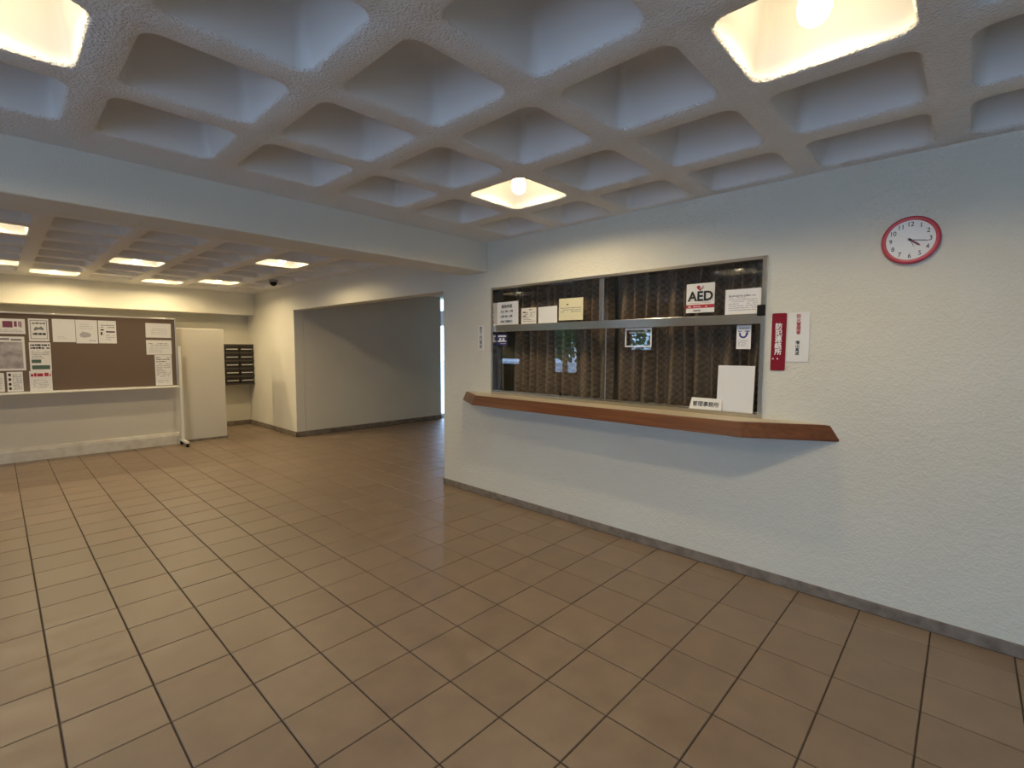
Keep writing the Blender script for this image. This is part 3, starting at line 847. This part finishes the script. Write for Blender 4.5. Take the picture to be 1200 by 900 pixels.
# ------------------------------------------------------------------ rolling notice board
BY = 8.80
bd = empty('notice_board', (0.5, BY, 0.0), 'brown rolling notice board with aluminium frame and papers before the partition', 'notice board')
bx0, bx1, bz0, bz1 = -1.30, 1.885, 0.935, 1.930
def bp(name, m, b, bevel=0.0):
    return MB().box(b[0]-0.5, b[1]-BY, b[2], b[3]-0.5, b[4]-BY, b[5]).build(name, m, bd, bevel=bevel)
bp('board_panel', 'board', (bx0, BY, bz0, bx1, BY+0.022, bz1))
bp('frame_rail', 'alu', (bx0, BY-0.006, bz1, bx1, BY+0.028, bz1+0.018), 0.003)
bp('frame_rail', 'alu', (bx0, BY-0.006, bz0-0.018, bx1, BY+0.028, bz0), 0.003)
bp('frame_stile', 'alu', (bx1, BY-0.006, bz0-0.018, bx1+0.018, BY+0.028, bz1+0.018), 0.003)
bp('frame_stile', 'alu', (bx0-0.018, BY-0.006, bz0-0.018, bx0, BY+0.028, bz1+0.018), 0.003)
bp('tray', 'white_paint', (bx0, BY-0.065, bz0-0.030, bx1+0.02, BY-0.002, bz0-0.012), 0.004)
for sx in (bx0-0.05, bx1+0.05):
    bp('post', 'white_paint', (sx-0.018, BY-0.006, 0.075, sx+0.018, BY+0.030, 1.53), 0.004)
    bp('pivot_knob', 'alu', (min(sx, sx+(0.03 if sx < 0 else -0.03)), BY, 1.42, max(sx, sx+(0.03 if sx < 0 else -0.03)), BY+0.02, 1.46))
    bp('foot', 'white_paint', (sx-0.022, BY-0.26, 0.055, sx+0.022, BY+0.13, 0.085), 0.004)
    for yy in (BY-0.235, BY+0.105):
        MB().tube((sx-0.5-0.015, yy-BY, 0.026), (sx-0.5+0.015, yy-BY, 0.026), 0.026, 16).build('caster', 'black', bd)
        bp('caster_fork', 'black', (sx-0.020, yy-0.014, 0.030, sx+0.020, yy+0.014, 0.058))
bp('crossbar', 'white_paint', (bx0-0.05, BY+0.034, 0.30, bx1+0.05, BY+0.050, 0.33)) if False else None

def pin(tl, br, m, label, roll=0.0, name='poster', lift=0.0):
    a = at_y(*tl, BY); b = at_y(*br, BY)
    w, h = abs(a.x-b.x), abs(a.z-b.z)
    return sheet(name, m, FACE_Y, Vector(((a.x+b.x)/2, BY-0.0005-lift, min(a.z, b.z))), w, h, 0.0008, label, 'poster', 'papers pinned on the notice board', roll=roll)
o, f = pin((-30, 372), (30, 391.5), 'paper', 'white landscape poster with large maroon lettering at the board top')
f.rects('lettering', 'ink_maroon', [(0.535, 0.42, 0.74, 0.84), (0.77, 0.48, 0.83, 0.84), (0.86, 0.48, 0.885, 0.84), (0.90, 0.44, 0.925, 0.84)])
f.scribble('lettering', 'ink_pale', 0.1, 0.12, 0.95, 0.32, 2, 41, 0.4, 10)
finish(o, f)
o, f = pin((32.5, 373), (58, 400), 'paper', 'white poster with a printed line border and animal drawing')
f.rects('border', 'ink_grey', [(0.08, 0.10, 0.11, 0.93), (0.89, 0.10, 0.92, 0.93), (0.11, 0.10, 0.89, 0.125), (0.11, 0.905, 0.89, 0.93)])
f.scribble('lettering', 'ink_grey', 0.18, 0.74, 0.84, 0.88, 1, 42, 0.6, 5)
f.poly('drawing', 'ink_grey', [(0.25, 0.52), (0.35, 0.64), (0.5, 0.60), (0.62, 0.66), (0.75, 0.56), (0.72, 0.48), (0.55, 0.53), (0.4, 0.50), (0.3, 0.46)])
f.scribble('lettering', 'ink', 0.20, 0.26, 0.84, 0.40, 1, 43, 0.8, 5)
finish(o, f)
o, f = pin((60.5, 373.5), (89, 401), 'paper', 'almost blank white sheet next to the bordered poster')
f.scribble('lettering', 'ink_pale', 0.2, 0.15, 0.6, 0.3, 2, 44, 0.25, 6)
finish(o, f)
o, f = pin((88, 374.5), (115, 402.5), 'paper', 'white sheet with a faint grey drawing in the board top row', lift=0.001)
f.poly('drawing', 'ink_pale', [(0.15, 0.38), (0.3, 0.50), (0.55, 0.46), (0.7, 0.40), (0.65, 0.28), (0.35, 0.24), (0.2, 0.28)])
f.scribble('lettering', 'ink_pale', 0.18, 0.62, 0.8, 0.88, 3, 45, 0.25, 6)
f.scribble('lettering', 'ink_grey', 0.6, 0.10, 0.9, 0.16, 1, 46, 0.5, 4)
finish(o, f)
o, f = pin((114.5, 375.5), (137, 402.5), 'paper', 'white sheet with small bold black marks ending the board top row', lift=0.002)
f.rects('drawing', 'ink', [(0.12, 0.56, 0.30, 0.62), (0.12, 0.36, 0.22, 0.50), (0.42, 0.48, 0.92, 0.54)])
f.scribble('lettering', 'ink_grey', 0.15, 0.68, 0.9, 0.86, 2, 47, 0.4, 6)
f.scribble('lettering', 'ink_pale', 0.4, 0.15, 0.9, 0.42, 3, 48, 0.4, 6)
finish(o, f)
o, f = pin((-8, 394), (31, 434), 'paper', 'white poster filled with a grey violet photograph')
f.rects('photograph', 'paper_grey', [(0.06, 0.06, 0.92, 0.84)])
f.rects('lettering', 'ink_grey', [(0.1, 0.90, 0.5, 0.95), (0.55, 0.88, 0.90, 0.93)])
finish(o, f)
o, f = pin((33.5, 401), (61, 434.5), 'paper', 'white text poster with dark green picture strips above red-titled poster')
f.scribble('lettering', 'ink', 0.06, 0.76, 0.95, 0.96, 2, 49, 0.7, 7)
f.scribble('lettering', 'ink_grey', 0.1, 0.44, 0.95, 0.72, 5, 50, 0.35, 8)
f.rects('picture', 'ink_green', [(0.08, 0.28, 0.52, 0.40), (0.08, 0.06, 0.92, 0.20)])
finish(o, f)
o, f = pin((34, 435), (62, 457.5), 'paper', 'white poster with a bold red title at the board foot')
f.scribble('lettering', 'ink_red', 0.06, 0.70, 0.95, 0.92, 1, 51, 0.8, 5)
f.scribble('lettering', 'ink_pale', 0.15, 0.15, 0.85, 0.60, 6, 52, 0.4, 8)
finish(o, f)
o, f = pin((-14, 437.5), (6, 459), 'paper', 'white sheet at the board foot beside the dotted poster')
f.scribble('lettering', 'ink_pale', 0.1, 0.15, 0.9, 0.85, 8, 53, 0.35, 6)
finish(o, f)
o, f = pin((7.5, 436), (28, 458.5), 'paper', 'white poster with black dots down one side at the board foot')
for v in (0.85, 0.62, 0.38, 0.16):
    f.poly('dot', 'ink', [(0.18+0.09*math.cos(2*math.pi*k/12), v+0.075*math.sin(2*math.pi*k/12)) for k in range(12)])
f.scribble('lettering', 'ink_grey', 0.36, 0.10, 0.92, 0.92, 8, 54, 0.35, 6)
finish(o, f)
o, f = pin((170, 378.5), (200.5, 396), 'paper', 'white landscape sheet topmost of the three at the post end', roll=-0.01)
f.scribble('lettering', 'ink_pale', 0.2, 0.2, 0.85, 0.7, 4, 55, 0.25, 6)
finish(o, f)
o, f = pin((171, 398.5), (201.5, 415.5), 'paper', 'white landscape sheet middle of the three at the post end')
f.scribble('lettering', 'ink_grey', 0.1, 0.6, 0.9, 0.85, 2, 56, 0.35, 8)
f.scribble('lettering', 'ink_pale', 0.1, 0.15, 0.9, 0.55, 3, 57, 0.3, 8)
finish(o, f)
o, f = pin((181, 416), (202.5, 451), 'paper', 'tall white sheet of grey text lowest of the three at the post end', lift=0.001)
f.scribble('lettering', 'ink_grey', 0.08, 0.76, 0.92, 0.96, 3, 58, 0.5, 6)
f.scribble('lettering', 'ink_pale', 0.08, 0.28, 0.92, 0.74, 8, 59, 0.5, 7)
f.scribble('lettering', 'ink_pale', 0.10, 0.08, 0.80, 0.2, 2, 60, 0.4, 7)
finish(o, f)

# ------------------------------------------------------------------ mailbox bank on the back wall
my = 10.13
mb0 = empty('mailbox_bank', (2.95, my, 0.805), 'dark metal mailbox bank with bright slot lips on the back wall', 'mailbox')
MX0, MX1 = 2.42, 3.447
mh = 0.775
def mp(name, m, b, parent=mb0, bevel=0.0):
    return MB().box(b[0]-2.95, b[1]-my, b[2], b[3]-2.95, b[4]-my, b[5]).build(name, m, parent, bevel=bevel)
mp('body', 'mailbox', (MX0, my+0.02, 0, MX1, 10.418, mh))
mp('top_ledge', 'mail_ledge', (MX0, my-0.004, mh-0.030, MX1, my+0.02, mh))
pw = 0.255; ph_ = (mh-0.03)/5
for r in range(5):
    zb = r*ph_
    for c in range(4):
        xb = MX1-(c+1)*pw-0.002
        d = mp('mailbox_door', 'mailbox', (xb+0.012, my-0.006, zb+0.030, xb+pw-0.012, my+0.0195, zb+ph_-0.004), bevel=0.002)
        mp('slot_lip', 'slot', (xb+0.030, my-0.020, zb+0.078, xb+pw-0.030, my-0.0062, zb+0.092), d)
    mp('ledge', 'mail_ledge', (MX0, my-0.014, zb+0.002, MX1, my+0.0195, zb+0.028))
